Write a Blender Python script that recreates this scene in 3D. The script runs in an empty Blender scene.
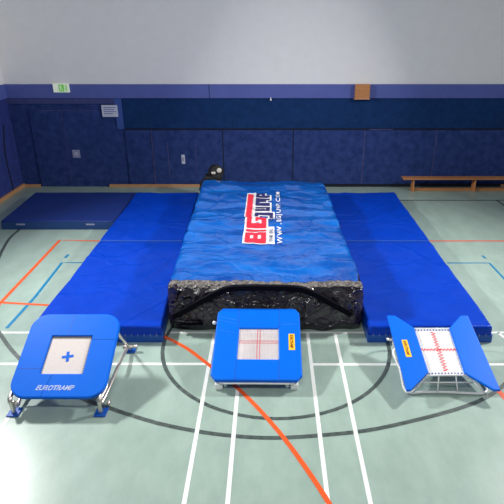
import bpy, bmesh, math, random
from mathutils import Vector, Matrix, noise
random.seed(4)
C = bpy.context.scene.collection
sc = bpy.context.scene
# ------------------------------------------------------------------ camera
F = 521.0; PITCH = math.radians(23.7); H = 4.0
cp, sp = math.cos(PITCH), math.sin(PITCH)
cam_d = bpy.data.cameras.new('camera'); cam = bpy.data.objects.new('camera', cam_d); C.objects.link(cam)
cam.location = (0, 0, H); cam.rotation_euler = (math.pi/2 - PITCH, 0, 0)
cam_d.sensor_width = 36; cam_d.lens = 36*F/504; cam_d.shift_x = (252-270)/504
cam_d.clip_end = 100
sc.camera = cam

def G(x, y, h=0.0):
    """survey helper: point of the room at height h seen at photo pixel x, y"""
    a = (x-270)/F; b = (252-y)/F
    r = Vector((a, cp+b*sp, -sp+b*cp)); t = (h-H)/r.z
    return Vector((r.x*t, r.y*t, h))

# ------------------------------------------------------------------ materials
def mat(name, col, rough=.5, metal=0, coat=0, coat_rough=.1, spec=.5, vary=None, scale=5, bump=0, bscale=40,
        bdetail=3, bdist=.02, emis=None, estr=0, stretch=None, sheen=0):
    m = bpy.data.materials.new(name); m.use_nodes = True
    nt = m.node_tree; N = nt.nodes; L = nt.links
    b = N['Principled BSDF']
    b.inputs['Base Color'].default_value = (*col, 1); b.inputs['Roughness'].default_value = rough
    b.inputs['Metallic'].default_value = metal; b.inputs['Coat Weight'].default_value = coat
    b.inputs['Coat Roughness'].default_value = coat_rough; b.inputs['Specular IOR Level'].default_value = spec
    b.inputs['Sheen Weight'].default_value = sheen
    if emis: b.inputs['Emission Color'].default_value = (*emis, 1); b.inputs['Emission Strength'].default_value = estr
    tc = N.new('ShaderNodeTexCoord'); src = tc.outputs['Object']
    if stretch:
        mp = N.new('ShaderNodeMapping'); mp.inputs['Scale'].default_value = stretch
        L.new(src, mp.inputs['Vector']); src = mp.outputs['Vector']
    n = N.new('ShaderNodeTexNoise'); n.inputs['Scale'].default_value = scale; n.inputs['Detail'].default_value = 6
    n.inputs['Roughness'].default_value = .65
    L.new(src, n.inputs['Vector'])
    r = N.new('ShaderNodeValToRGB')
    c2 = vary if vary else tuple(c*.9 for c in col)
    r.color_ramp.elements[0].position = .35; r.color_ramp.elements[0].color = (*c2, 1)
    r.color_ramp.elements[1].position = .65; r.color_ramp.elements[1].color = (*col, 1)
    L.new(n.outputs['Fac'], r.inputs['Fac']); L.new(r.outputs['Color'], b.inputs['Base Color'])
    if bump:
        n2 = N.new('ShaderNodeTexNoise'); n2.inputs['Scale'].default_value = bscale; n2.inputs['Detail'].default_value = bdetail
        L.new(src, n2.inputs['Vector'])
        bp = N.new('ShaderNodeBump'); bp.inputs['Strength'].default_value = bump; bp.inputs['Distance'].default_value = bdist
        L.new(n2.outputs['Fac'], bp.inputs['Height']); L.new(bp.outputs['Normal'], b.inputs['Normal'])
    return m

def crinkle(m, scale, strength, dist, stretch=(1, 1, 1), width=.06, distort=.35):
    """ridged crinkle creases (folded tarpaulin) added as a bump"""
    nt = m.node_tree; N = nt.nodes; L = nt.links; b = N['Principled BSDF']
    tc = N.new('ShaderNodeTexCoord'); mp = N.new('ShaderNodeMapping'); mp.inputs['Scale'].default_value = stretch
    L.new(tc.outputs['Object'], mp.inputs['Vector'])
    w = N.new('ShaderNodeTexNoise'); w.inputs['Scale'].default_value = 2.2; w.inputs['Detail'].default_value = 3
    L.new(mp.outputs['Vector'], w.inputs['Vector'])
    mx = N.new('ShaderNodeMix'); mx.data_type = 'VECTOR'; mx.inputs['Factor'].default_value = distort
    L.new(mp.outputs['Vector'], mx.inputs['A']); L.new(w.outputs['Color'], mx.inputs['B'])
    v = N.new('ShaderNodeTexVoronoi'); v.feature = 'DISTANCE_TO_EDGE'; v.inputs['Scale'].default_value = scale
    L.new(mx.outputs['Result'], v.inputs['Vector'])
    mr = N.new('ShaderNodeMapRange'); mr.inputs['From Max'].default_value = width; mr.interpolation_type = 'SMOOTHSTEP'
    mr.inputs['To Min'].default_value = 1; mr.inputs['To Max'].default_value = 0
    L.new(v.outputs['Distance'], mr.inputs['Value'])
    n = N.new('ShaderNodeTexNoise'); n.inputs['Scale'].default_value = scale*1.2; n.inputs['Detail'].default_value = 5
    n.inputs['Distortion'].default_value = 1.2
    L.new(mp.outputs['Vector'], n.inputs['Vector'])
    ad = N.new('ShaderNodeMath'); ad.operation = 'MULTIPLY_ADD'; ad.inputs[1].default_value = .3
    L.new(mr.outputs['Result'], ad.inputs[0]); L.new(n.outputs['Fac'], ad.inputs[2])
    bp = N.new('ShaderNodeBump'); bp.inputs['Strength'].default_value = strength; bp.inputs['Distance'].default_value = dist
    L.new(ad.outputs[0], bp.inputs['Height'])
    L.new(bp.outputs['Normal'], b.inputs['Normal']); L.new(bp.outputs['Normal'], b.inputs['Coat Normal'])
    return m

def folds(m, scale, strength, dist, stretch=(1, 1, 1), distort=1.5, fine=.12, detail=1):
    """soft satin folds with sharp crests: ridged, distorted noise as bump"""
    nt = m.node_tree; N = nt.nodes; L = nt.links; b = N['Principled BSDF']
    tc = N.new('ShaderNodeTexCoord'); mp = N.new('ShaderNodeMapping'); mp.inputs['Scale'].default_value = stretch
    L.new(tc.outputs['Object'], mp.inputs['Vector'])
    outs = []
    for sc_, am in ((scale, 1.0), (scale*3.1, fine)):
        n = N.new('ShaderNodeTexNoise'); n.noise_type = 'RIDGED_MULTIFRACTAL'; n.inputs['Scale'].default_value = sc_
        n.inputs['Detail'].default_value = detail; n.inputs['Distortion'].default_value = distort
        L.new(mp.outputs['Vector'], n.inputs['Vector'])
        k_ = N.new('ShaderNodeMath'); k_.operation = 'MULTIPLY'; k_.inputs[1].default_value = am
        L.new(n.outputs['Fac'], k_.inputs[0]); outs.append(k_)
    ad = N.new('ShaderNodeMath'); L.new(outs[0].outputs[0], ad.inputs[0]); L.new(outs[1].outputs[0], ad.inputs[1])
    bp = N.new('ShaderNodeBump'); bp.inputs['Strength'].default_value = strength; bp.inputs['Distance'].default_value = dist
    L.new(ad.outputs[0], bp.inputs['Height'])
    L.new(bp.outputs['Normal'], b.inputs['Normal']); L.new(bp.outputs['Normal'], b.inputs['Coat Normal'])
    return m

M = {}
M['floor'] = mat('floor_vinyl', (.345, .455, .405), .30, vary=(.285, .385, .34), scale=3.5, bump=.06, bscale=90, bdist=.004, stretch=(1, .5, 1), spec=.45)
M['white_line'] = mat('white_paint', (.85, .88, .86), .4)
M['black_line'] = mat('black_paint', (.035, .05, .05), .45, vary=(.09, .12, .115), scale=14)
M['orange_line'] = mat('orange_paint', (.85, .11, .02), .4)
M['red_line'] = mat('red_paint', (.75, .09, .05), .4)
M['teal_line'] = mat('blue_paint', (.0, .19, .40), .4)
M['wall_pad'] = mat('wall_carpet_blue', (.036, .066, .235), .95, vary=(.017, .038, .155), scale=6, bump=.3, bscale=160, spec=.15)
M['wall_pad_up'] = mat('wall_panel_blue', (.007, .042, .155), .85, vary=(.005, .030, .115), scale=7, bump=.2, bscale=150, spec=.2)
M['wall_left'] = mat('wall_carpet_left', (.04, .06, .27), .95, vary=(.025, .045, .2), scale=5, bump=.3, bscale=160, spec=.15)
M['band'] = mat('band_blue', (.10, .135, .44), .6, vary=(.088, .12, .40), scale=3)
M['cap'] = mat('band_grey_blue', (.055, .07, .22), .8, vary=(.04, .055, .19), scale=6)
M['edge'] = mat('edge_blue', (.035, .09, .36), .7)
M['plaster'] = mat('white_plaster', (.9, .9, .9), .9, vary=(.87, .87, .87), scale=4, bump=.05, bscale=80)
M['gap'] = mat('dark_gap', (.006, .008, .02), .9)
M['scuff'] = mat('worn_edge', (.10, .085, .20), .8, vary=(.045, .05, .2), scale=12)
M['wood'] = mat('wood_orange', (.60, .27, .10), .45, vary=(.48, .19, .065), scale=7, stretch=(1, 9, 9), bump=.1, bscale=30)
M['wood_board'] = mat('wood_baseboard', (.62, .33, .17), .5, vary=(.5, .24, .11), scale=7, stretch=(1, 9, 9))
M['mat_blue'] = crinkle(mat('mat_tarpaulin_blue', (.0, .042, .45), .32, vary=(.0, .036, .40), scale=3, spec=.16), .9, .35, .06, (1.0, 1.7, 1), .05, .5)
M['glint'] = mat('painted_glint', (.03, .13, .55), .5)  # pale tone of the reflection along the mat joint
M['mat_side'] = mat('mat_side_blue', (.0, .075, .40), .4, bump=.1, bscale=12)
M['mat_far'] = mat('mat_far_blue', (.0, .022, .19), .6, vary=(.0, .018, .16), scale=4, bump=.15, bscale=5)
M['mat_far_side'] = mat('mat_far_side_blue', (.012, .055, .20), .5)
M['pad_blue'] = mat('pad_vinyl_blue', (.0, .14, .76), .45, vary=(.0, .132, .72), scale=3, spec=.15, bump=.05, bscale=9)
M['pad_seam'] = mat('pad_seam_blue', (.0, .07, .42), .5)
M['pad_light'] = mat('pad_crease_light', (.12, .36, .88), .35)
M['white_bed'] = mat('bed_white_weave', (.70, .64, .62), .7, vary=(.62, .57, .56), scale=60, bump=.4, bscale=250, bdist=.003)
M['white_web'] = mat('webbing_white', (.86, .85, .86), .6)
M['red_web'] = mat('webbing_red', (.85, .035, .07), .6)
M['pink_web'] = mat('webbing_faded_red', (.72, .20, .23), .6)
M['mesh_web'] = mat('webbing_mesh', (.74, .68, .70), .6)
M['grey_web'] = mat('webbing_grey', (.5, .44, .46), .7)
M['white_steel'] = mat('powder_coat_white', (.85, .87, .88), .3)
M['chrome'] = mat('chrome', (.74, .68, .63), .38, metal=1)
M['dark_steel'] = mat('dark_steel', (.03, .03, .03), .4)
M['black'] = folds(mat('black_tarpaulin', (.012, .007, .016), .26, vary=(.020, .013, .027), scale=9, spec=.6, coat=.45, coat_rough=.16), 3.0, 1.0, .14, (1, 1, 1.2), 1.6, .16, 1.5)
M['black_trim'] = crinkle(mat('grey_trim_band', (.26, .235, .22), .4, vary=(.03, .026, .03), scale=22, spec=.5), 9, .9, .05)
M['strap'] = mat('strap_black', (.003, .003, .007), .9, spec=.1)
M['cover'] = folds(mat('cover_glossy_blue', (.0, .13, .55), .26, vary=(.0, .055, .33), scale=1.3, spec=.5, coat=.4, coat_rough=.12, stretch=(1, 2.2, 1)), 1.25, .5, .08, (1, 1.7, 1), .9, .16)
M['print_white'] = mat('print_white', (.88, .88, .92), .45)
M['print_red'] = mat('print_red', (.80, .02, .05), .45)
M['print_navy'] = mat('print_navy', (.02, .018, .13), .45)
M['sticker'] = mat('sticker_yellow', (.98, .60, .02), .4)
M['sticker_red'] = mat('sticker_dark_red', (.30, .01, .01), .4)
M['pad_text'] = mat('pad_print_white', (.80, .87, .95), .4)
M['rubber_blue'] = mat('rubber_foot_blue', (.0, .075, .42), .5)
M['black_rubber'] = mat('black_rubber', (.01, .01, .012), .6)
M['silver'] = mat('silver_plastic', (.75, .72, .65), .3)
M['exit_white'] = mat('exit_white', (.75, .80, .70), .5, emis=(.75, .82, .65), estr=.3)
M['exit_green'] = mat('exit_green', (.15, .55, .08), .5, emis=(.15, .6, .08), estr=.3)
M['paper'] = mat('paper', (.62, .66, .80), .8)
M['paper_ink'] = mat('paper_ink', (.10, .16, .42), .8)
M['plate'] = mat('plate_grey', (.30, .32, .50), .5)
M['switch'] = mat('switch_white', (.5, .52, .66), .5)

# ------------------------------------------------------------------ mesh helpers
def new(): return bmesh.new()
def link(name, bm, m, parent=None, smooth=False, mats=None):
    me = bpy.data.meshes.new(name); bm.normal_update(); bm.to_mesh(me); bm.free()
    for x in (mats or [m]): me.materials.append(x)
    if smooth:
        for p in me.polygons: p.use_smooth = True
    o = bpy.data.objects.new(name, me); C.objects.link(o)
    if parent: o.parent = parent
    return o
def tag(o, label=None, cat=None, group=None, kind=None):
    if label: o['label'] = label
    if cat: o['category'] = cat
    if group: o['group'] = group
    if kind: o['kind'] = kind
    return o
def thing(name, label, cat, loc=(0, 0, 0), group=None):
    o = bpy.data.objects.new(name, None); C.objects.link(o); o.location = loc; o.empty_display_size = .1
    return tag(o, label, cat, group)
def struct(name, bm, m, parent=None):
    return tag(link(name, bm, m, parent), kind='structure')
def box(bm, a, b, bev=0, seg=2):
    x0, y0, z0 = a; x1, y1, z1 = b
    r = bmesh.ops.create_cube(bm, size=1, matrix=Matrix.Translation(((x0+x1)/2, (y0+y1)/2, (z0+z1)/2)) @ Matrix.Diagonal((abs(x1-x0), abs(y1-y0), abs(z1-z0), 1)))
    if bev:
        es = list({e for v in r['verts'] for e in v.link_edges})
        bmesh.ops.bevel(bm, geom=es, offset=bev, segments=seg, affect='EDGES', profile=.5)
    return bm
def prism(bm, pts, z0, z1, bev=0, seg=3):
    """extruded polygon in the local xy plane"""
    v0 = [bm.verts.new((p[0], p[1], z0)) for p in pts]; v1 = [bm.verts.new((p[0], p[1], z1)) for p in pts]
    n = len(pts); fs = [bm.faces.new(v1), bm.faces.new(v0[::-1])]
    for i in range(n): fs.append(bm.faces.new((v0[i], v0[(i+1) % n], v1[(i+1) % n], v1[i])))
    if bev:
        es = [e for e in fs[0].edges]+[e for e in fs[1].edges]
        bmesh.ops.bevel(bm, geom=es, offset=bev, segments=seg, affect='EDGES', profile=.5)
    return bm
def smooth_path(pts, n=8, closed=False):
    P = [Vector(p) for p in pts]; out = []
    m = len(P); rng = m if closed else m-1
    for i in range(rng):
        a = P[(i-1) % m] if (closed or i > 0) else P[0]*2-P[1]
        b = P[i]; c = P[(i+1) % m]
        d = P[(i+2) % m] if (closed or i+2 < m) else P[-1]*2-P[-2]
        for k in range(n):
            t = k/n
            out.append(.5*((2*b)+(c-a)*t+(2*a-5*b+4*c-d)*t*t+(3*b-a-3*c+d)*t**3))
    if not closed: out.append(P[-1])
    return out
def tube(bm, pts, r, seg=10, closed=False):
    P = [Vector(p) for p in pts]; rings = []; n = len(P); up = None
    for i, p in enumerate(P):
        if closed: t = (P[(i+1) % n]-P[i-1]).normalized()
        else: t = (P[min(i+1, n-1)]-P[max(i-1, 0)]).normalized()
        if up is None:
            up = Vector((0, 0, 1)) if abs(t.z) < .9 else Vector((1, 0, 0))
        s = t.cross(up).normalized(); u = s.cross(t).normalized(); up = u
        rings.append([bm.verts.new(p+(s*math.cos(a)+u*math.sin(a))*r) for a in [2*math.pi*k/seg for k in range(seg)]])
    for i in range(n if closed else n-1):
        A, B = rings[i], rings[(i+1) % n]
        for k in range(seg): bm.faces.new((A[k], A[(k+1) % seg], B[(k+1) % seg], B[k]))
    if not closed: bm.faces.new(rings[0][::-1]); bm.faces.new(rings[-1])
    return bm
def ribbon(bm, pts, w, thick=.0):
    """flat strip on the floor through pts"""
    P = [Vector(p) for p in pts]; prev = None
    for i, p in enumerate(P):
        t = (P[min(i+1, len(P)-1)]-P[max(i-1, 0)]).normalized(); s = Vector((-t.y, t.x, 0))*w/2
        cur = (bm.verts.new(p+s), bm.verts.new(p-s))
        if prev: bm.faces.new((prev[0], prev[1], cur[1], cur[0]))
        prev = cur
    bmesh.ops.recalc_face_normals(bm, faces=bm.faces)
    if bm.faces and list(bm.faces)[0].normal.z < 0: bmesh.ops.reverse_faces(bm, faces=bm.faces)
    return bm
def text_bm(s, size, offset=0, shear=0, extrude=0, space=1.0):
    cu = bpy.data.curves.new('lettering', 'FONT'); cu.body = s; cu.size = size; cu.offset = offset; cu.shear = shear
    cu.extrude = extrude; cu.space_character = space; cu.resolution_u = 4
    o = bpy.data.objects.new('lettering', cu); C.objects.link(o)
    bpy.context.view_layer.update()
    me = bpy.data.meshes.new_from_object(o.evaluated_get(bpy.context.evaluated_depsgraph_get()))
    bm = new(); bm.from_mesh(me); bpy.data.objects.remove(o); bpy.data.curves.remove(cu); bpy.data.meshes.remove(me)
    return bm
def bounds(bm):
    xs = [v.co.x for v in bm.verts]; ys = [v.co.y for v in bm.verts]
    return min(xs), max(xs), min(ys), max(ys)
def fit_box(bm, x0, x1, y0, y1, ref=None):
    a, b, c, d = ref or bounds(bm)
    for v in bm.verts:
        v.co.x = x0+(v.co.x-a)/(b-a)*(x1-x0); v.co.y = y0+(v.co.y-c)/(d-c)*(y1-y0)
    return bm
nz = lambda x, y, z=0: noise.noise(Vector((x, y, z)))

# ------------------------------------------------------------------ the room
WY = 13.5; XL = -6.6; XR = 9.5; YN = -2
bm = new(); box(bm, (XL-.2, YN, -.2), (XR+.2, WY+.3, 0)); floor = struct('floor', bm, M['floor'])
bm = new(); box(bm, (XL-.2, WY, 0), (XR+.2, WY+.25, 2.62)); wall_back = struct('wall_back', bm, M['wall_pad'])
bm = new(); box(bm, (XL-.2, WY, 2.62), (XR+.2, WY+.25, 7)); struct('wall_back_upper', bm, M['plaster'])
bm = new(); box(bm, (XL-.2, YN, 0), (XL, WY, 2.62)); struct('wall_left', bm, M['wall_left'])
bm = new(); box(bm, (XL-.2, YN, 2.62), (XL, WY, 7)); struct('wall_left_upper', bm, M['plaster'])
bm = new(); box(bm, (XR, YN, 0), (XR+.2, WY, 2.62)); struct('wall_right', bm, M['wall_left'])
bm = new(); box(bm, (XR, YN, 2.62), (XR+.2, WY, 7)); struct('wall_right_upper', bm, M['plaster'])
k = 0
def trim(a, b, m, bev=0):
    global k
    k += 1; bm = new(); box(bm, a, b, bev); return struct('trim_%d' % k, bm, m)
# pale band above the impact wall, in two lengths with a joint
trim((XL, WY-.05, 2.29), (-1.52, WY, 2.62), M['band'])
trim((-1.505, WY-.05, 2.29), (XR, WY, 2.62), M['band'])
trim((XL, WY-.03, 2.15), (-3.9, WY, 2.285), M['cap'])
trim((-3.9, WY-.035, 1.52), (-3.73, WY, 2.285), M['edge'])
trim((-3.725, WY-.012, 1.54), (XR, WY, 2.285), M['wall_pad_up'])
trim((XL, YN, 2.29), (XL+.05, WY-.05, 2.62), M['band'])
trim((-3.73, WY-.02, 1.50), (XR, WY, 1.53), M['gap'])
trim((2.55, WY-.03, 1.505), (3.15, WY-.02, 1.522), M['scuff'])
# equipment-room gates under the band, each its own panel
xs = [-3.05, -1.22, .60, 2.44, 4.28, 6.2, 8.0]
n = 0
for a, b in zip(xs[:-1], xs[1:]):
    n += 1; bm = new(); box(bm, (a+.012, WY-.035, .07), (b-.012, WY-.001, 1.495), .006)
    d = struct('door_%d' % n, bm, M['wall_pad'])
    bm = new(); box(bm, (a-.012, WY-.03, .07), (a+.012, WY-.001, 1.495))
    struct('door_gap', bm, M['gap'] if n in (2, 3) else M['scuff'], d)
bm = new(); box(bm, (-3.72, WY-.035, .07), (-3.075, WY-.001, 1.495), .006); n += 1
struct('door_%d' % n, bm, M['wall_pad'])
# left section: door leaf with a faint outline
bm = new(); box(bm, (-6.1, WY-.03, .0), (-4.32, WY-.001, 2.0), .005); n += 1
dl = struct('door_%d' % n, bm, M['wall_pad'])
bm = new(); box(bm, (-5.28, WY-.034, .1), (-5.272, WY-.029, 1.98)); struct('door_gap', bm, M['scuff'], dl)
bm = new(); box(bm, (-6.0, WY-.034, 1.985), (-4.4, WY-.029, 1.995)); struct('door_gap', bm, M['scuff'], dl)
# wicket door in a gate: thin worn outline
for a in ((-2.66, .35, -2.645, 1.2), (-1.94, .35, -1.928, 1.15)):
    trim((a[0], WY-.039, a[1]), (a[2], WY-.035, a[3]), M['scuff'])
# baseboards
k = 0
def bb(name, a, b):
    bm = new(); box(bm, a, b, .006); struct(name, bm, M['wood_board'])
bb('baseboard_back', (XL+.06, WY-.08, 0), (-6.12, WY-.036, .07))
bb('baseboard_back', (-4.28, WY-.08, 0), (-1.3, WY-.036, .07))
bb('baseboard_back', (6.15, WY-.08, 0), (XR, WY-.036, .07))
bb('baseboard_left', (XL, 1, 0), (XL+.06, WY-.036, .09))
bm = new(); box(bm, (-1.3, WY-.06, 0), (6.15, WY-.036, .065)); struct('trim_20', bm, M['gap'])
# side door outline on the left wall
bm = new(); tube(bm, smooth_path([(XL+.01, 12.9, .05), (XL+.01, 12.85, 1.0), (XL+.01, 13.05, 1.7)], 6), .015, 6)
struct('trim_21', bm, M['gap'])

# ------------------------------------------------------------------ floor markings
Z = .0015
def line(pts, w, m, name='court_line', sm=False, z=Z):
    P = [Vector((p[0], p[1], z)) for p in pts]
    if sm: P = smooth_path(P, 8)
    bm = new(); ribbon(bm, P, w); return struct(name, bm, M[m], floor)
def pl(px): return [G(x, y) for x, y in px]
line([(-4.6, 6.28), (5.2, 6.28)], .045, 'white_line')
line([(-6.5, 5.54), (-.80, 5.54)], .05, 'white_line')
line([(.54, 5.53), (8, 5.53)], .05, 'white_line')
for X in (-2.9, -.782, -.386, .529, .915): line([(X, 2.0), (X, 6.255)], .045, 'white_line', z=Z+.0006)
line([(3.22, 6.28), (2.98, 5.0)][:1]+[(3.42, 5.56)], .045, 'white_line')
circ = [(.08+1.53*math.cos(a), 6.06+1.53*math.sin(a)) for a in [2*math.pi*i/72 for i in range(73)]]
line(circ, .05, 'black_line', z=Z+.0005)
line(pl([(20.6, 228.7), (10, 238), (3, 249), (-3, 262)]), .06, 'black_line', sm=True)
line(pl([(-12, 318), (0, 333.7), (7.7, 345), (19, 358), (40, 377), (81, 398), (111, 408.5), (130, 415), (165, 425), (215, 434), (270, 438), (325, 435), (370, 430), (416.5, 420), (459, 408.5), (485, 398), (504, 385), (520, 368)]), .055, 'black_line', sm=True, z=Z+.0005)
line(pl([(150, 331), (163, 336), (186, 348), (207, 363.5), (230, 381.5), (250, 400), (268.7, 420), (290, 446), (318, 486), (345, 530)]), .052, 'orange_line', sm=True, z=Z+.001)
line(pl([(497.7, 390), (504, 397), (520, 416)]), .065, 'orange_line', z=Z+.001)
line(pl([(99.5, 241), (59.8, 240.3), (0, 303.5), (-12, 316)]), .06, 'orange_line', z=Z+.001)
line(pl([(0, 302.5), (49, 305.3), (70, 306.5)]), .055, 'orange_line', z=Z+.0012)
line(pl([(90, 262.7), (62, 262.7), (36, 296), (6.4, 328.5)]), .05, 'teal_line', z=Z+.0008)
line(pl([(68.5, 254.5), (65, 258)]), .05, 'teal_line', z=Z+.0008)
line(pl([(425, 241), (560, 241)]), .05, 'red_line')
line(pl([(400, 200.3), (560, 200.3)]), .055, 'black_line')
line(pl([(497, 200.5), (512, 211)]), .055, 'black_line')
line(pl([(447, 263), (489.3, 263), (512, 287)]), .045, 'teal_line')
line(pl([(482, 255.5), (485.5, 258.5)]), .045, 'teal_line')

# ------------------------------------------------------------------ landing mats
def pillow(bm, quad, h, r, top, rings=6, nx=40, ny=60, bulge=.02, wob=0.0, side=None):
    """inflated / foam block: displaced top grid that rolls over the edges into side walls.
    quad: corners (front-left, front-right, back-right, back-left); top(x,y)->offset"""
    fl, fr, br, bl = [Vector((*q, 0)) for q in quad]
    def pos(u, v): return (fl*(1-u)+fr*u)*(1-v)+(bl*(1-u)+br*u)*v
    W = (fr-fl).length; D = (bl-fl).length
    vs = [[None]*(nx+1) for _ in range(ny+1)]
    for j in range(ny+1):
        for i in range(nx+1):
            # inner grid spans up to r from edge
            u = r/W+(1-2*r/W)*i/nx; v = r/D+(1-2*r/D)*j/ny
            p = pos(u, v); vs[j][i] = bm.verts.new((p.x, p.y, h+top(p.x, p.y)))
    for j in range(ny):
        for i in range(nx): bm.faces.new((vs[j][i], vs[j][i+1], vs[j+1][i+1], vs[j+1][i]))
    per = [(0, i) for i in range(nx)]+[(j, nx) for j in range(ny)]+[(ny, i) for i in range(nx, 0, -1)]+[(j, 0) for j in range(ny, 0, -1)]
    prev = [vs[j][i] for j, i in per]
    base = [v.co.copy() for v in prev]
    cen = (fl+fr+br+bl)/4
    dirs = []
    for (j, i) in per:
        d = Vector((0, 0, 0))
        if j == 0: d.y -= 1
        if j == ny: d.y += 1
        if i == 0: d.x -= 1
        if i == nx: d.x += 1
        dirs.append(d)
    # corner fans: spread the directions of vertices near the corners (rounded plan)
    prof = []
    for q in range(1, rings+1):
        a = q/rings*math.pi/2; prof.append((r*math.sin(a), -r*(1-math.cos(a))))
    hh = h-r
    for q in range(1, 7):
        t = q/6; prof.append((r+bulge*math.sin(t*math.pi), -r-(hh)*t))
    for off, dz in prof:
        cur = []
        for n_, (b, d) in enumerate(zip(base, dirs)):
            dd = d.normalized() if d.length > 1.1 else d
            s = wob*nz(b.x*4, b.y*4, dz*6) if wob else 0
            z = max(b.z+dz, 0.0) if dz > -h+.001 else 0.0
            ox = min(off, r+side) if side is not None else off
            cur.append(bm.verts.new((b.x+dd.x*(ox+s*.3), b.y+dd.y*(off+s), z)))
        m = len(cur)
        for n_ in range(m): bm.faces.new((prev[n_], cur[n_], cur[(n_+1) % m], prev[(n_+1) % m]))
        prev = cur
    bm.faces.new(prev)
    bmesh.ops.recalc_face_normals(bm, faces=bm.faces)
    return bm

def ridge(x, y, s, seed):
    v = nz(x*s+seed, y*s*.8-seed, seed); return max(0, 1-abs(v)*7)
def mat_top(seed, side):
    def f(x, y):
        z = .016*nz(x*1.1+seed, y*1.3, seed)+.008*nz(x*3+seed, y*2.2, seed+3)
        z += .014*ridge(x*.8+.5*nz(x, y, seed), y*.7, .75, seed)*(0.5+.5*nz(x*1.3, y*1.3, 9+seed))
        a = nz(x*.9-y*.35+1.5*nz(x*.6, y*.6, seed), y*.55+seed, 2*seed); z += .010*max(0, 1-abs(a)*9)
        z += .004*nz((x+.8*y)*5, (y-.6*x)*1.2, seed)
        return z
    return f
def landing_mat(x0, x1, y0, y1, h, seed, label, detail=True, x1b=None):
    x1b = x1 if x1b is None else x1b
    t = thing('landing_mat', label, 'mat', ((x0+x1)/2, (y0+y1)/2, 0), None)
    cx, cy = t.location.x, t.location.y
    f = mat_top(seed, 1)
    bm = new(); pillow(bm, [(x0-cx, y0-cy), (x1-cx, y0-cy), (x1b-cx, y1-cy), (x0-cx, y1-cy)], h, .035, lambda x, y: f(x+cx, y+cy), bulge=.004, nx=70, ny=100)
    link('mat_cover', bm, M['mat_blue'], t, True)
    # lower side band of coarser fabric round the foot of the mat
    bm = new(); e = .008
    P = [(x0-cx-e, y0-cy-e), (x1-cx+e, y0-cy-e), (x1b-cx+e, y1-cy+e), (x0-cx-e, y1-cy+e)]
    Q = [(x0-cx+.01, y0-cy+.01), (x1-cx-.01, y0-cy+.01), (x1b-cx-.01, y1-cy-.01), (x0-cx+.01, y1-cy-.01)]
    zt = .115
    a0 = [bm.verts.new((*p, 0)) for p in P]; a1 = [bm.verts.new((*p, zt)) for p in P]; b1 = [bm.verts.new((*p, zt)) for p in Q]; b0 = [bm.verts.new((*p, 0)) for p in Q]
    for i in range(4):
        j = (i+1) % 4
        bm.faces.new((a0[i], a0[j], a1[j], a1[i])); bm.faces.new((a1[i], a1[j], b1[j], b1[i])); bm.faces.new((b1[i], b1[j], b0[j], b0[i])); bm.faces.new((b0[i], b0[j], a0[j], a0[i]))
    tag(link('side_band', bm, M['mat_side'], t), 'lower teal-blue side band')
    if detail:   # lacing eyelets along the front edge
        bm = new()
        for i in range(int((x1-x0)/.085)):
            xx = x0-cx+.06+i*.085
            box(bm, (xx, y0-cy-.013, .10), (xx+.007, y0-cy-.004, .135))
        tag(link('lacing', bm, M['plate'], t), kind='stuff')
    if not detail:   # pale strip painting the light reflected on the edge at the joint
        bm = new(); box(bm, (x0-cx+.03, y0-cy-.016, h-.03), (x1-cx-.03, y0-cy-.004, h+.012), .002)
        tag(link('seam_glint', bm, M['glint'], t), 'painted pale glint along the joint')
    return t
landing_mat(-3.22, -1.475, 6.04, 9.04, .25, 1.3, 'front blue mat on the left side, behind the round-cornered trampoline', x1b=-1.60)
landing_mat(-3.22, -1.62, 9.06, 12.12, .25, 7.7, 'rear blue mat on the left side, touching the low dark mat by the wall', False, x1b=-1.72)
landing_mat(1.34, 3.02, 6.04, 9.04, .25, 4.1, 'front blue mat on the right side, behind the two-winged trampoline')
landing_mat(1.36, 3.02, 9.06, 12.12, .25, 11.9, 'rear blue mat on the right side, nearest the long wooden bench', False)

# low dark gym mat in the left corner
t = thing('gym_mat', 'thin dark blue mat lying in the far left corner by the wall', 'mat', (-4.45, 11.2, 0))
bm = new(); pillow(bm, [(-1.22, -.9), (1.19, -.9), (1.19, 1.14), (-1.33, 1.14)], .19, .02, lambda x, y: .008*nz(x*2, y*2, 3), bulge=.0, nx=26, ny=20)
link('mat_cover', bm, M['mat_far'], t, True)
bm = new(); box(bm, (-1.22, -.908, .005), (1.19, -.899, .165)); tag(link('side_band', bm, M['mat_far_side'], t), 'paler blue front side')
for X in (-.81, .66):
    bm = new(); box(bm, (X-.09, -.918, .10), (X+.09, -.905, .135), .003); tag(link('carry_label', bm, M['plate'], t), 'small pale tag')

# ------------------------------------------------------------------ big air cushion
HA = .70
quad = [(-1.43, 6.36), (1.31, 6.36), (1.25, 11.6), (-1.55, 11.6)]
def air(x, y):
    b = .015*math.sin((y+.22*nz(x*1.5, y*.7, 5))*2*math.pi/.58)*(.6+.8*nz(x*.8, y*.8, 2))
    b += .050*nz(x*1.2, y*1.7, 1)+.024*nz(x*2.6+.9*y, y*3.2, 4)+.003*nz(x*8, y*10, 6)
    q = 1-min(1, abs(nz(x*2.1+1.1*y, y*1.9-.7*x, 12))*5); b += .012*q*q
    # gathered pleats near the front hem
    g = max(0, 1-(y-6.45)/.9)
    b += g*.022*nz((x+.25*(y-6.4))*12, y*2.5, 8)
    return b
cu = thing('air_cushion', 'huge inflated cushion with glossy blue top and black sides in the centre', 'air cushion', (0, 6.36, 0))
bm = new(); q = [(a, b-6.36) for a, b in quad]
pillow(bm, q, HA, .10, lambda x, y: air(x, y+6.36)-.012, nx=110, ny=150, bulge=.07, wob=.03, rings=7, side=.012)
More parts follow.
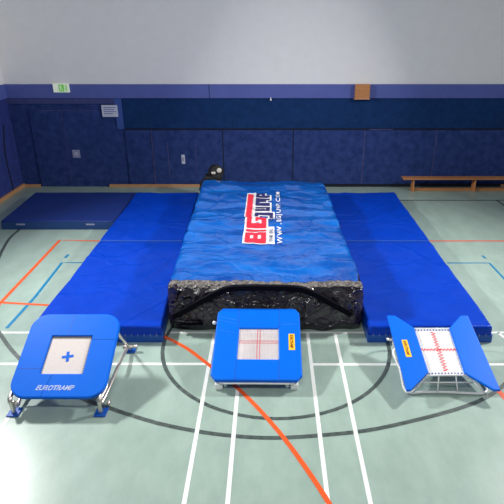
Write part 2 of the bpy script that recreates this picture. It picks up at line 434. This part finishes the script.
# crumple the hanging sides
for v in bm.verts:
    if v.co.z < HA-.09:
        v.co.y += .035*nz(v.co.x*3.5, v.co.z*3, 2)
        v.co.x += .012*nz(v.co.y*6, v.co.z*7, 5)
link('cushion_body', bm, M['black'], cu, True)
def shell(bm, u0, u1, v0, v1, lift, nx, ny, edge=None):
    """patch of the cushion surface between fractions of its plan"""
    fl, fr, br, bl = [Vector((*p, 0)) for p in quad]; vs = []
    for j in range(ny+1):
        row = []
        for i in range(nx+1):
            u = u0+(u1-u0)*i/nx; v = v0+(v1-v0)*j/ny
            if edge: u, v = edge(u, v, i/nx, j/ny)
            p = (fl*(1-u)+fr*u)*(1-v)+(bl*(1-u)+br*u)*v
            W = 2.7; D = 5.24
            z = HA+air(p.x, p.y)
            for dd in (min(u, 1-u)*W, min(v, 1-v)*D):
                if dd < .10: z -= .10-math.sqrt(max(0, .01-(.10-max(dd, 0))**2))
            row.append(bm.verts.new((p.x, p.y-6.36, z+lift)))
        vs.append(row)
    for j in range(ny):
        for i in range(nx): bm.faces.new((vs[j][i], vs[j][i+1], vs[j+1][i+1], vs[j+1][i]))
    return bm
def hem(u, v, s, t):
    if t == 0: v += .003*nz(u*30, 0, 0)
    w = .004*nz(u, v*25, 3)
    u += (w if s == 0 else w if s == 1 else 0)
    q = max(0, 1-v/.10)**1.5
    u += q*(.022*(1-s)-.032*s)
    return u, v
bm = new(); shell(bm, .006, .990, .026, .992, .004, 170, 260, hem)
link('cushion_cover', bm, M['cover'], cu, True)
# grey gathered trim strip between cover and front wall
bm = new(); shell(bm, .012, .99, .004, .0262, .003, 120, 4)
tag(link('trim_strip', bm, M['black_trim'], cu, True), 'grey gathered strip along the front edge')
# strap across the front face
def front_pt(px, py):
    a = (px-270)/F; b = (252-py)/F; r = Vector((a, cp+b*sp, -sp+b*cp)); tt = 6.26/r.y
    return Vector((r.x*tt, 6.26, H+r.z*tt))
def strap(pts, w, name='strap', m='strap'):
    P = smooth_path([front_pt(*p) for p in pts], 5); bm = new(); prev = None
    for i, p in enumerate(P):
        tt = (P[min(i+1, len(P)-1)]-P[max(i-1, 0)]).normalized(); s = Vector((-tt.z, 0, tt.x))*w/2
        o = Vector((0, -6.36, 0)); c = []
        for e, d in ((1, -.008), (-1, -.008), (-1, .05), (1, .05)): c.append(bm.verts.new(p+s*e+o+Vector((0, d, 0))))
        if prev:
            for k_ in range(4): bm.faces.new((prev[k_], prev[(k_+1) % 4], c[(k_+1) % 4], c[k_]))
        else: bm.faces.new(c)
        prev = c
    bm.faces.new(prev[::-1]); bmesh.ops.recalc_face_normals(bm, faces=bm.faces)
    return link(name, bm, M[m], cu)
strap([(173, 317), (185, 311), (205, 300), (225, 290.5), (245, 288.5), (270, 288.5), (298, 289.5), (315, 295), (335, 306), (352, 315)], .075)
strap([(176, 324), (190, 325), (203, 324)], .02, 'zip')

# printed logo: reads from the front hem towards the wall
def place_print(bm, m, name, lift, cell=.035):
    # bm in plan coords; cut into a fine grid so that it follows the cushion
    x0, x1, y0, y1 = bounds(bm)
    for ax, a, b in ((0, x0, x1), (1, y0, y1)):
        t_ = a+cell
        while t_ < b:
            co = Vector((t_, 0, 0)) if ax == 0 else Vector((0, t_, 0)); no = Vector((1, 0, 0)) if ax == 0 else Vector((0, 1, 0))
            bmesh.ops.bisect_plane(bm, geom=bm.verts[:]+bm.edges[:]+bm.faces[:], plane_co=co, plane_no=no)
            t_ += cell
    for v in bm.verts: v.co.z = HA+air(v.co.x, v.co.y)+lift; v.co.y -= 6.36
    for f_ in bm.faces:
        f_.normal_update()
        if f_.normal.z < 0: f_.normal_flip()
    return link(name, bm, m, cu)
def rot_fit(bm, X0, X1, Y0, Y1, ref=None):
    """rotate lettering a quarter turn: text x -> room +y, text up -> room -x, into the box"""
    a, b, c, d = ref or bounds(bm)
    for v in bm.verts:
        x, y = v.co.x, v.co.y
        v.co.y = Y0+(x-a)/(b-a)*(Y1-Y0); v.co.x = X1-(y-c)/(d-c)*(X1-X0); v.co.z = 0
    return bm
def lp(zx, zy): return G(235+zx*.1389, 185+zy*.1389, HA)
def lbox(zx0, zx1, zy0, zy1):
    a = lp(zx0, zy1); b = lp(zx1, zy0); m_ = lp((zx0+zx1)/2, (zy0+zy1)/2)
    s = (lp(zx1, (zy0+zy1)/2).x-lp(zx0, (zy0+zy1)/2).x)/2
    return m_.x-s, m_.x+s, a.y, b.y
def logo_word(s, lb, m, name, off=.0, out=.0, ol=0.03, space=1.0):
    ref_bm = text_bm(s, 1, offset=off, space=space); ref = bounds(ref_bm)
    if ol:
        w = text_bm(s, 1, offset=off+ol); rot_fit(w, *lb, ref=ref); place_print(w, M['print_white'], 'print_outline', .009)
    rot_fit(ref_bm, *lb, ref=ref); place_print(ref_bm, m, name, .022)
def plate(lb, m, name, lift):
    bm = new(); v = [bm.verts.new((x, y, 0)) for x, y in ((lb[0], lb[2]), (lb[1], lb[2]), (lb[1], lb[3]), (lb[0], lb[3]))]; bm.faces.new(v)
    place_print(bm, m, name, lift)
BLOCK = {  # blocky capitals: strokes as x0, y0, x1, y1 in a unit cell
    'B': [(0, 0, .34, 1), (.34, .76, 1, 1), (.34, .40, .92, .60), (.34, 0, 1, .24), (.70, .60, 1, .76), (.70, .24, 1, .40)],
    'I': [(0, 0, 1, 1)],
    'G': [(0, 0, .32, 1), (.32, .76, 1, 1), (.32, 0, 1, .24), (.70, .24, 1, .56), (.52, .42, .70, .56)],
    'J': [(.62, .0, 1, 1), (0, -.22, 1, 0), (.20, .78, .62, 1)],
    'U': [(0, 0, .34, 1), (.66, 0, 1, 1), (.34, 0, .66, .24)],
    'M': [(0, 0, .26, 1), (.74, 0, 1, 1), (.37, .25, .63, 1), (.26, .74, .37, 1), (.63, .74, .74, 1)],
    'P': [(0, 0, .34, 1), (.34, .76, 1, 1), (.66, .36, 1, .76), (.34, .36, .66, .58)]}
def block_letter(ch, lb, grow=0.0):
    """union outline of the strokes as plan rectangles; text x -> room +y, text up -> room -x"""
    x0, x1, y0, y1 = lb; bm = new()
    for a, b_, c, d in BLOCK[ch]:
        X0 = x1-d*(x1-x0)-grow; X1 = x1-b_*(x1-x0)+grow; Y0 = y0+a*(y1-y0)-grow; Y1 = y0+c*(y1-y0)+grow
        bm.faces.new([bm.verts.new(p) for p in ((X0, Y0, 0), (X1, Y0, 0), (X1, Y1, 0), (X0, Y1, 0))])
    return bm
def block_word(s_, lb, widths, m, name, gap):
    x0, x1, y0, y1 = lb; tot = sum(widths)+gap*(len(s_)-1); y = y0; sc_ = (y1-y0)/tot
    for ch, w_ in zip(s_, widths):
        cell = (x0, x1, y, y+w_*sc_); y += (w_+gap)*sc_
        place_print(block_letter(ch, cell, .035), M['print_white'], 'print_outline', .010)
        place_print(block_letter(ch, cell), m, name, .018)
block_word('BIG', lbox(78, 224, 240, 426), (1, .38, 1), M['print_red'], 'red_lettering', .14)
plate(lbox(78, 134, 66, 236), M['print_white'], 'print_outline', .0095)
plate(lbox(86, 126, 76, 240), M['print_red'], 'red_bar', .0175)
block_word('JUMP', lbox(148, 250, 66, 236), (.8, 1, 1.25, 1), M['print_navy'], 'navy_lettering', .16)
plate(lbox(236, 284, 300, 432), M['print_white'], 'print_outline', .0105)
logo_word('THE BALL', lbox(246, 272, 312, 424), M['print_navy'], 'small_lettering', .01, ol=0)
logo_word('WWW.BIGJUMP.COM', lbox(298, 342, 62, 430), M['print_white'], 'white_lettering', .012, ol=0, space=1.35)

# blower with black sleeve at the far left corner of the cushion
b = thing('air_blower', 'black blower with a silver outlet behind the rear left cushion corner', 'blower', (-1.44, 12.4, 0))
bm = new()
tube(bm, smooth_path([(-.07, -.62, .42), (-.09, -.45, .44), (-.12, -.15, .44), (0, .0, .40), (.05, .02, .2)], 6), .13, 20)
for v in bm.verts: v.co += Vector((.03*nz(v.co.x*9, v.co.y*9, v.co.z*9), .02*nz(v.co.z*7, v.co.y*7, 4), .03*nz(v.co.x*8, 3, v.co.z*8)))
link('blower_sleeve', bm, M['black_rubber'], b, True)
bm = new(); box(bm, (-.16, -.16, 0), (.26, .20, .62), .06, 4); link('blower_body', bm, M['black_rubber'], b)
bm = new(); bmesh.ops.create_cone(bm, segments=28, radius1=.17, radius2=.15, depth=.30, cap_ends=True, matrix=Matrix.Translation((.13, -.0, .70)) @ Matrix.Rotation(math.radians(78), 4, 'X') @ Matrix.Rotation(.3, 4, 'Y'))
link('fan_housing', bm, M['black_rubber'], b)
bm = new(); box(bm, (.03, -.19, .68), (.13, -.14, .735), .008); tag(link('outlet', bm, M['silver'], b), 'silver outlet')
bm = new(); bmesh.ops.create_cone(bm, segments=20, radius1=.045, radius2=.06, depth=.07, cap_ends=True, matrix=Matrix.Translation((.22, -.13, .75)) @ Matrix.Rotation(math.radians(60), 4, 'X'))
tag(link('valve_cap', bm, M['silver'], b, True), 'silver valve cap')

# ------------------------------------------------------------------ trampolines
def tramp_root(label, c, tilt, yaw=0):
    t = thing('mini_trampoline', label, 'mini trampoline', (c[0], c[1], 0))
    return t, Matrix.Translation((0, 0, c[2])) @ Matrix.Rotation(yaw, 4, 'Z') @ Matrix.Rotation(tilt, 4, 'X')
def bake(bm, mx):
    bmesh.ops.transform(bm, matrix=mx, verts=bm.verts); return bm
def rounded(w, l, r, seg=8, cx=0, cy=0):
    pts = []
    for sx, sy, a0 in ((1, -1, -90), (1, 1, 0), (-1, 1, 90), (-1, -1, 180)):
        for k_ in range(seg+1):
            a = math.radians(a0+90*k_/seg); pts.append((cx+sx*(w-r)+r*math.cos(a), cy+sy*(l-r)+r*math.sin(a)))
    return pts
def ring_pad(bm, outer, inner, z0, z1, bev=.012):
    """pad frame: outer outline and inner hole with the same number of points"""
    n_ = len(outer)
    def lay(pts, z): return [bm.verts.new((p[0], p[1], z)) for p in pts]
    sh = lambda pts, f: pts
    def inset(pts, d, sign):
        out = []
        for i, p in enumerate(pts):
            a = Vector(pts[i-1]); b_ = Vector(pts[(i+1) % n_]); tt = (b_-a)
            nrm = Vector((tt.y, -tt.x)); nrm = nrm.normalized() if nrm.length > 0 else nrm
            out.append((p[0]-nrm.x*d*sign, p[1]-nrm.y*d*sign))
        return out
    L = [lay(outer, z0), lay(outer, z1-bev), lay(inset(outer, bev*.35, 1), z1-bev*.3), lay(inset(outer, bev*1.2, 1), z1),
         lay(inset(inner, bev, -1), z1), lay(inner, z1-bev*.8), lay(inner, z0)]
    L.append(L[0])
    for A, B in zip(L[:-1], L[1:]):
        for i in range(n_):
            j = (i+1) % n_; bm.faces.new((A[i], A[j], B[j], B[i]))
    bmesh.ops.recalc_face_normals(bm, faces=bm.faces)
    return bm
def square_as(outer_n_pts, w, l, cx, cy):
    """rectangle sampled with matching point count (by angle order, 4 equal runs)"""
    n4 = outer_n_pts//4; pts = []
    for sx, sy in ((1, -1), (1, 1), (-1, 1), (-1, -1)):
        for k_ in range(n4):
            t = (k_/(n4-1)-.5)*.03 if n4 > 1 else 0
            # tiny run round each corner
            if (sx, sy) == (1, -1): d = (min(0, t), max(0, t))
            elif (sx, sy) == (1, 1): d = (-max(0, t), min(0, t))
            elif (sx, sy) == (-1, 1): d = (-min(0, t), -max(0, t))
            else: d = (max(0, t), -min(0, t))
            pts.append((cx+sx*w+d[0], cy+sy*l+d[1]))
    return pts
def flat_text(s, box_, mx, parent, m, name, z, off=0, shear=0, rot=None, ref_off=None):
    bm = text_bm(s, 1, offset=off, shear=shear)
    rb = text_bm(s, 1, offset=ref_off if ref_off is not None else off, shear=shear); ref = bounds(rb); rb.free()
    x0, x1, y0, y1 = box_
    if rot:  # reads downwards
        a, b_, c, d = ref
        for v in bm.verts:
            x, y = v.co.x, v.co.y
            v.co.y = y1-(x-a)/(b_-a)*(y1-y0); v.co.x = x0+(y-c)/(d-c)*(x1-x0)
    else: fit_box(bm, x0, x1, y0, y1, ref)
    for v in bm.verts: v.co.z = z
    for f_ in bm.faces:
        f_.normal_update()
        if f_.normal.z < 0: f_.normal_flip()
    bake(bm, mx); return link(name, bm, m, parent)
def wbox(px, py, r, h=0): return G(px, py, h)

# --- left: round-cornered, solid white bed, chrome legs
c1 = (-2.376, 5.114, .461); T1 = .433
t1, mx = tramp_root('round-cornered blue trampoline with white bed, blue plus and chrome legs', c1, T1)
out = rounded(.54, .556, .20, 9); inn = square_as(len(out), .24, .25, 0, -.014)
bm = new(); ring_pad(bm, out, inn, -.045, 0); bake(bm, mx)
pad = link('frame_pad', bm, M['pad_blue'], t1)
for a, b_ in (((.245, .19), (.53, .19)), ((-.53, -.20), (-.245, -.20)), ((-.10, -.27), (-.16, -.55)), ((-.05, .24), (-.05, .55))):
    bm = new(); tube(bm, [(*a, .0008), (*b_, .0008)], .0018, 5)
    bake(bm, mx); link('pad_seam', bm, M['pad_seam'], pad)
bm = new(); box(bm, (-.262, -.278, -.028), (.262, .25, -.018)); bake(bm, mx)
bed = tag(link('jumping_bed', bm, M['white_bed'], t1), 'solid white woven bed')
bm = new(); a_ = .066; b_ = .016
cross = [(b_, -a_), (b_, -b_), (a_, -b_), (a_, b_), (b_, b_), (b_, a_), (-b_, a_), (-b_, b_), (-a_, b_), (-a_, -b_), (-b_, -b_), (-b_, -a_)]
rc, rs = math.cos(.16), math.sin(.16)
prism(bm, [(.010+x*rc-y*rs, -.036+x*rs+y*rc) for x, y in cross], -.019, -.0145)
bake(bm, mx); tag(link('plus_mark', bm, M['pad_blue'], bed), 'blue plus mark')
bm = new()   # dark bungee loops along the edges of the bed
for i in range(22):
    u = -.23+i*.46/21; box(bm, (u-.003, .212, -.018), (u+.003, .236, -.010))
for i in range(18):
    v = -.25+i*.48/17
    for sx in (-1, 1): box(bm, (sx*.238-.012, v-.003, -.018), (sx*.238+.004, v+.003, -.010))
bake(bm, mx); tag(link('bungee_cord', bm, M['strap'], t1), 'dark bungee loops round the bed')
flat_text('EUROTRAMP', (-.235, .19, -.468, -.412), mx, t1, M['pad_text'], 'lettering', .0015, .022, .35, ref_off=0)
flat_text('EUROTRAMP', (-.235, .19, -.468, -.412), mx, t1, M['pad_blue'], 'lettering', .0025, -.03, .35, ref_off=0)
# steel frame under the pad
bm = new(); tube(bm, [(p[0], p[1], -.065) for p in rounded(.50, .516, .18, 8)], .019, 10, True); bake(bm, mx)
link('steel_frame', bm, M['chrome'], t1, True)
o1 = Vector((c1[0], c1[1], 0))
def L1(u, w, z=-.065): return mx @ Vector((u, w, z))
for s in (-1, 1):
    foot = Vector((s*.485, 4.61-c1[1], .02))
    bm = new(); tube(bm, smooth_path([L1(s*.49, -.28), L1(s*.515, -.38)+Vector((0, -.0, -.02)), Vector((s*.50, -.49, .20)), foot+Vector((0, .0, .09)), foot], 7), .025, 12)
    link('front_leg', bm, M['chrome'], t1, True)
    rf = Vector((s*.52, 5.83-c1[1], .025))
    bm = new(); tube(bm, smooth_path([L1(s*.43, .44), Vector((s*.45, .60, .30)), Vector((s*.49, .70, .10)), rf], 6), .017, 10)
    link('rear_leg', bm, M['chrome'], t1, True)
    bm = new(); tube(bm, smooth_path([rf+Vector((-s*.03, -.04, .05)), Vector((s*.50, .30, .12)), Vector((s*.495, -.2, .10)), foot+Vector((-s*.02, .08, .04))], 6), .021, 10)
    link('side_brace', bm, M['chrome'], t1, True)
    bm = new(); tube(bm, [foot+Vector((-s*.04, .16, .06)), L1(s*.42, -.20)], .016, 8)
    link('support_strut', bm, M['dark_steel'], t1, True)
    for cnt, ft in ((.02, foot), (0, rf)):
        bm = new(); box(bm, (ft.x-.065, ft.y-.06, 0), (ft.x+.065, ft.y+.09, .018), .005)
        tag(link('foot_pad', bm, M['rubber_blue'], t1), 'blue rubber foot pad')
    bm = new(); bmesh.ops.create_cone(bm, segments=20, radius1=.035, radius2=.035, depth=.03, cap_ends=True, matrix=Matrix.Translation((foot.x+.055 if s > 0 else foot.x-.055, foot.y+.13, .036)) @ Matrix.Rotation(math.pi/2, 4, 'Y'))
    link('wheel', bm, M['chrome'], t1, True)
    bm = new(); tube(bm, [rf+Vector((-.09, -.02, .05)), rf+Vector((.09, .0, .05))], .026, 10)
    link('joint_clamp', bm, M['chrome'], t1, True)

# --- shared woven bed of ropes / webbing
def woven(parent, mx, u0, u1, v0, v1, pu, pv, th, z, name='jumping_bed', m='white_web', red=()):
    bm = new(); br = new()
    nu = int(round((u1-u0)/pu)); nv = int(round((v1-v0)/pv))
    for i in range(nu+1):
        u = u0+(u1-u0)*i/nu; tgt = br if ('u', i) in red else bm
        box(tgt, (u-th/2, v0, z-.002), (u+th/2, v1, z+(.0022 if tgt is br else .0)))
    for j in range(nv+1):
        v = v0+(v1-v0)*j/nv; tgt = br if ('v', j) in red else bm
        box(tgt, (u0, v-th/2, z-.0005), (u1, v+th/2, z+(.0028 if tgt is br else .0015)))
    bake(bm, mx); bake(br, mx)
    b_ = link(name, bm, M[m], parent)
    if red: tag(link('centre_mark', br, M['pink_web'], b_), 'faded red cross of webbing')
    else: br.free()
    return b_
def sticker(parent, mx, u0, u1, v0, v1, z):
    bm = new(); box(bm, (u0, v0, z-.002), (u1, v1, z+.001)); bake(bm, mx)
    s = tag(link('sticker', bm, M['sticker'], parent), 'yellow sticker')
    flat_text('EUROTRAMP', (u0+.018, u1-.02, v0+.03, v1-.02), mx, s, M['sticker_red'], 'lettering', z+.0022, .03, 0, rot=True, ref_off=.03)
    return s

# --- middle: octagonal pad, see-through woven bed
c2 = (-.157, 5.575, .316); T2 = .257
t2, mx = tramp_root('octagonal blue trampoline with small woven bed in front of the air cushion', c2, T2, -.01)
def octo(w, l, c): return [(w-c, -l), (w, -l+c*1.15), (w, l-c*1.3), (w-c, l), (-w+c, l), (-w, l-c*1.3), (-w, -l+c*1.3), (-w+c, -l)]
out = octo(.548, .597, .065)
def rect8(w, l, cx, cy, e=.001):
    return [(cx+w-e, cy-l), (cx+w, cy-l+e), (cx+w, cy+l-e), (cx+w-e, cy+l), (cx-w+e, cy+l), (cx-w, cy+l-e), (cx-w, cy-l+e), (cx-w+e, cy-l)]
bm = new(); ring_pad(bm, out, rect8(.252, .252, .012, -.025), -.045, 0, .014); bake(bm, mx)
pad = link('frame_pad', bm, M['pad_blue'], t2)
for a, b_ in (((-.255, .23), (-.27, .595)), ((.275, .23), (.28, .595)), ((-.245, -.28), (-.255, -.595)), ((.265, -.28), (.27, -.595))):
    bm = new(); tube(bm, [(*a, .0008), (*b_, .0008)], .0022, 5)
    bake(bm, mx); link('pad_seam', bm, M['pad_seam'], pad)
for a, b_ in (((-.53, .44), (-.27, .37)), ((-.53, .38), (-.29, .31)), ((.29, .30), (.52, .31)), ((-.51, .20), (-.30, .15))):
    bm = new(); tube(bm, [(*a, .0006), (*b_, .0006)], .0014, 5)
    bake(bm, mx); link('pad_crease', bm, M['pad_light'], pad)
woven(t2, mx, -.262, .286, -.30, .25, .0171, .0172, .0090, -.02, m='mesh_web', red={('u', 15), ('u', 17), ('v', 19), ('v', 17)})
for a_ in (-.254, .262):
    bm = new(); box(bm, (a_, -.30, -.024), (a_+.016, .25, -.012)); bake(bm, mx); link('bed_edge', bm, M['white_web'], t2)
sticker(t2, mx, .393, .47, -.135, .132, .001)
bm = new(); tube(bm, [(p[0], p[1], -.062) for p in rounded(.515, .568, .07, 5)], .017, 10, True); bake(bm, mx)
link('steel_frame', bm, M['white_steel'], t2, True)
bm = new(); tube(bm, [mx @ Vector((-.44, -.60, -.06)), mx @ Vector((.44, -.60, -.06))], .012, 8)
link('front_rail', bm, M['white_steel'], t2, True)
for s in (-1, 1):
    X = s*.45
    bm = new(); box(bm, (X-.05, -.56, 0), (X+.045, -.485, .085), .014, 3)
    tag(link('foot_block', bm, M['white_steel'], t2), 'white foot block')
    bm = new(); tube(bm, smooth_path([mx @ Vector((s*.48, .45, -.062)), Vector((s*.48, .52, .2)), Vector((s*.48, .50, .02)), Vector((s*.46, 0, .02)), Vector((s*.45, -.50, .03))], 6), .015, 10)
    link('leg', bm, M['white_steel'], t2, True)
bm = new(); tube(bm, [(-.46, .5, .02), (.46, .5, .02)], .014, 10); link('cross_bar', bm, M['white_steel'], t2, True)
bm = new(); bmesh.ops.create_uvsphere(bm, u_segments=16, v_segments=10, radius=.026, matrix=mx @ Matrix.Translation((-.585, .37, -.05)))
kn = tag(link('knob', bm, M['white_steel'], t2, True), 'white round knob')
bm = new(); tube(bm, [mx @ Vector((-.575, .37, -.05)), mx @ Vector((-.50, .37, -.055))], .008, 8); link('knob_stem', bm, M['white_steel'], kn)

# --- right: open bed between two side wing pads
c3 = (2.089, 5.396, .316); T3 = .238
t3, mx = tramp_root('open-ended trampoline with two blue wing pads and a red-crossed white bed', c3, T3, .005)
for pts, lab in (([(-.535, .607), (-.433, .606), (-.224, .379), (-.218, -.345), (-.487, -.606), (-.535, -.607)], 'left'), ([(.23, .378), (.205, -.359), (.466, -.609), (.54, -.607), (.54, .603), (.496, .603)], 'right')):
    if lab == 'left': pts = pts[::-1]
    else: pts = [(.23, .378), (.44, .603), (.535, .603), (.54, -.607), (.466, -.609), (.205, -.359)][::-1]
    bm = new(); prism(bm, pts, -.035, .0, .010, 3); bmesh.ops.recalc_face_normals(bm, faces=bm.faces); bake(bm, mx)
    p_ = link('wing_pad', bm, M['pad_blue'], t3)
    if lab == 'left': sticker(p_, mx, -.435, -.365, -.115, .165, .001)
woven(t3, mx, -.235, .235, -.37, .385, .0186, .0236, .0150, -.028)
# red cross woven as zigzag bands
for name_, pts in (('v', [((.026 if i % 2 else -.026), -.31+i*.0225) for i in range(29)]), ('u', [(-.225+i*.02, .023+(.014 if i % 2 else -.014)) for i in range(23)])):
    bm = new(); ribbon(bm, [Vector((x, y, -.0235)) for x, y in pts], .020); bake(bm, mx)
    tag(link('centre_mark', bm, M['red_web'], t3), 'red woven zigzag band')
for v in (.385, -.372):
    bm = new(); tube(bm, [mx @ Vector((-.26, v, -.03)), mx @ Vector((.26, v, -.03))], .013, 10)
    link('end_rail', bm, M['white_steel'], t3, True)
for i in range(12):
    u = -.21+i*.42/11
    for v in (.355, -.350):
        bm = new(); box(bm, (u-.006, v-.006, -.027), (u+.006, v+.008, -.018)); bake(bm, mx)
        tag(link('spring_hook', bm, M['pad_seam'], t3), 'blue hook')
for s in (-1, 1):
    bm = new(); tube(bm, [mx @ Vector((s*.24, v, -.048)) for v in (-.40, .40)], .014, 10); link('side_rail', bm, M['white_steel'], t3, True)
    bm = new(); tube(bm, [mx @ Vector((s*.50, v, -.055)) for v in (-.55, .55)], .014, 10); link('side_rail', bm, M['white_steel'], t3, True)
    bm = new(); tube(bm, smooth_path([mx @ Vector((s*.25, -.37, -.035)), Vector((s*.36, -.44, .10)), Vector((s*.43, -.46, .03))], 6), .011, 8)
    link('corner_strut', bm, M['white_steel'], t3, True)
    bm = new(); tube(bm, smooth_path([mx @ Vector((s*.46, .50, -.055)), Vector((s*.45, .52, .22)), Vector((s*.44, .45, .03))], 6), .014, 10)
    link('leg', bm, M['white_steel'], t3, True)
    bm = new(); tube(bm, [(s*.12, -.45, .03), mx @ Vector((s*.10, -.375, -.035))], .009, 8); link('front_strut', bm, M['white_steel'], t3, True)
fr = smooth_path([(-.43, .45, .02), (-.455, 0, .02), (-.49, -.36, .02), (-.44, -.455, .02), (-.30, -.44, .02), (0, -.44, .02), (.30, -.46, .02), (.42, -.455, .02), (.49, -.36, .02), (.46, 0, .02), (.43, .45, .02), (0, .46, .02)], 8, True)
bm = new(); tube(bm, fr, .016, 10, True); link('floor_frame', bm, M['white_steel'], t3, True)
bm = new(); tube(bm, [(-.36, -.36, .10), (.36, -.36, .10)], .010, 8); link('front_cross_bar', bm, M['white_steel'], t3, True)
bm = new(); tube(bm, [mx @ Vector((-.50, .20, -.055)), mx @ Vector((-.60, .24, -.06))], .02, 10)
tag(link('hinge', bm, M['chrome'], t3, True), 'grey steel hinge')

# ------------------------------------------------------------------ bench
b = thing('gym_bench', 'long low wooden bench standing along the wall on the right', 'bench', (5.45, 13.12, 0))
bm = new(); box(bm, (-2.02, -.125, .315), (2.02, .125, .35), .008); link('seat', bm, M['wood'], b)
bm = new(); box(bm, (-1.78, -.05, .004), (1.78, .05, .058), .006); link('lower_beam', bm, M['wood'], b)
for X in (-1.74, -.15, 1.74):
    bm = new(); prism(bm, [(-.13, 0), (.13, 0), (.09, .315), (-.09, .315)], -.016, .016, .004, 2)
    bmesh.ops.recalc_face_normals(bm, faces=bm.faces)
    bake(bm, Matrix.Translation((X, 0, 0)) @ Matrix.Rotation(math.pi/2, 4, 'Z') @ Matrix.Rotation(math.pi/2, 4, 'X'))
    link('leg', bm, M['wood'], b)

# ------------------------------------------------------------------ wall furniture
t = thing('exit_sign', 'green and white escape sign high on the left of the wall', 'sign', (-5.165, WY-.05, 2.43))
bm = new(); box(bm, (-.20, -.03, 0), (.20, 0, .21), .006); link('sign_panel', bm, M['exit_white'], t)
bm = new()
box(bm, (-.06, -.034, .02), (.075, -.03, .19)); link('green_field', bm, M['exit_green'], t)
bm = new()   # running figure, doorway, arrow
def quadxz(pts, y=-.037):
    v = [bm.verts.new((p[0], y, p[1])) for p in pts]; f_ = bm.faces.new(v); f_.normal_update()
    if f_.normal.y > 0: f_.normal_flip()
bmesh.ops.create_circle(bm, cap_ends=True, segments=12, radius=.014, matrix=Matrix.Translation((-.005, -.037, .165)) @ Matrix.Rotation(math.pi/2, 4, 'X'))
quadxz([(-.02, .10), (.005, .095), (.012, .145), (-.015, .15)])
quadxz([(-.02, .10), (-.005, .095), (-.03, .03), (-.045, .035)])
quadxz([(-.005, .10), (.01, .095), (.04, .07), (.035, .03), (.022, .03), (.025, .062)])
quadxz([(-.04, .12), (-.013, .145), (-.013, .13), (-.035, .105)])
link('running_figure', bm, M['exit_white'], t)
bm = new(); quadxz([(.10, .04), (.115, .04), (.115, .17), (.10, .17)]); quadxz([(.13, .02), (.15, .02), (.15, .19), (.13, .19)])
link('doorway_mark', bm, M['exit_green'], t)

t = thing('wall_notice', 'white printed notice on the blue wall below the exit sign', 'notice', (-4.04, WY-.03, 1.83))
bm = new(); box(bm, (-.2, -.012, 0), (.2, 0, .29), .002); link('sheet', bm, M['paper'], t)
bm = new()
for i, (z, w) in enumerate(((.22, .30), (.17, .26), (.12, .30), (.07, .22))): box(bm, (-.15, -.014, z), (-.15+w, -.012, z+.018))
link('print_line', bm, M['paper_ink'], t)
t = thing('switch_plate', 'small pale square plate at the middle of the left door', 'switch plate', (-5.05, WY-.03, .78))
bm = new(); box(bm, (-.10, -.014, 0), (.10, 0, .21), .005); link('plate', bm, M['plate'], t)
bm = new(); box(bm, (-.05, -.022, .06), (.05, -.014, .15), .003); link('switch', bm, M['switch'], t)
t = thing('door_pull', 'slim white upright pull on the gate left of the cushion', 'handle', (-2.27, WY-.035, .62))
bm = new(); box(bm, (-.045, -.014, 0), (.045, .004, .24), .005); link('back_plate', bm, M['paper'], t)
bm = new(); box(bm, (-.015, -.03, .08), (.015, -.014, .18), .004); link('grip', bm, M['plate'], t)
t = thing('wooden_beam_end', 'orange wooden beam end mounted on the pale band above the wall', 'beam', (2.28, WY-.05, 2.27))
bm = new(); box(bm, (-.18, -.12, 0), (.18, 0, .36), .006); link('beam', bm, M['wood'], t)
bm = new(); box(bm, (-.19, -.125, .0), (.19, -.0, .025), .003); link('end_strip', bm, M['wood_board'], t)
t = thing('wall_fixture', 'tiny white round fixture under the pale band above the cushion', 'fixture', (.02, WY-.05, 2.25))
bm = new(); bmesh.ops.create_uvsphere(bm, u_segments=12, v_segments=8, radius=.025, matrix=Matrix.Translation((0, -.02, 0))); link('ball', bm, M['white_steel'], t, True)
bm = new(); box(bm, (-.012, -.03, .015), (.012, 0, .06)); link('bracket', bm, M['white_steel'], t)

# ------------------------------------------------------------------ side lamps of the hall and an added overhead fill
def area(name, loc, target, sx, sy, power, col=(1, 1, 1), spread=180):
    l = bpy.data.lights.new(name, 'AREA'); l.shape = 'RECTANGLE'; l.size = sx; l.size_y = sy; l.energy = power; l.color = col
    l.spread = math.radians(spread)
    o = bpy.data.objects.new(name, l); C.objects.link(o); o.location = loc
    o.rotation_euler = (Vector(target)-Vector(loc)).to_track_quat('-Z', 'Y').to_euler(); return o
area('unseen_light', (-6.0, 8.0, 4.8), (3.2, 5.6, 0), .8, .4, 380, (1, .98, .95), 130)
area('unseen_light', (6.6, 8.2, 5.0), (-3.4, 6.2, 0), .8, .4, 370, (1, .98, .95), 130)
area('unseen_light', (0, 1.2, 6.8), (0, 4.0, 0), 4.0, .8, 220, (1, .99, .97))  # added overhead fill light that brightens the foreground
w = bpy.data.worlds.new('hall_air'); sc.world = w; w.use_nodes = True
w.node_tree.nodes['Background'].inputs[0].default_value = (.93, .97, 1, 1); w.node_tree.nodes['Background'].inputs[1].default_value = .15
sc.view_settings.view_transform = 'Standard'; sc.view_settings.look = 'None'; sc.view_settings.gamma = 1
sc.view_settings.use_curve_mapping = False; sc.view_settings.exposure = 0
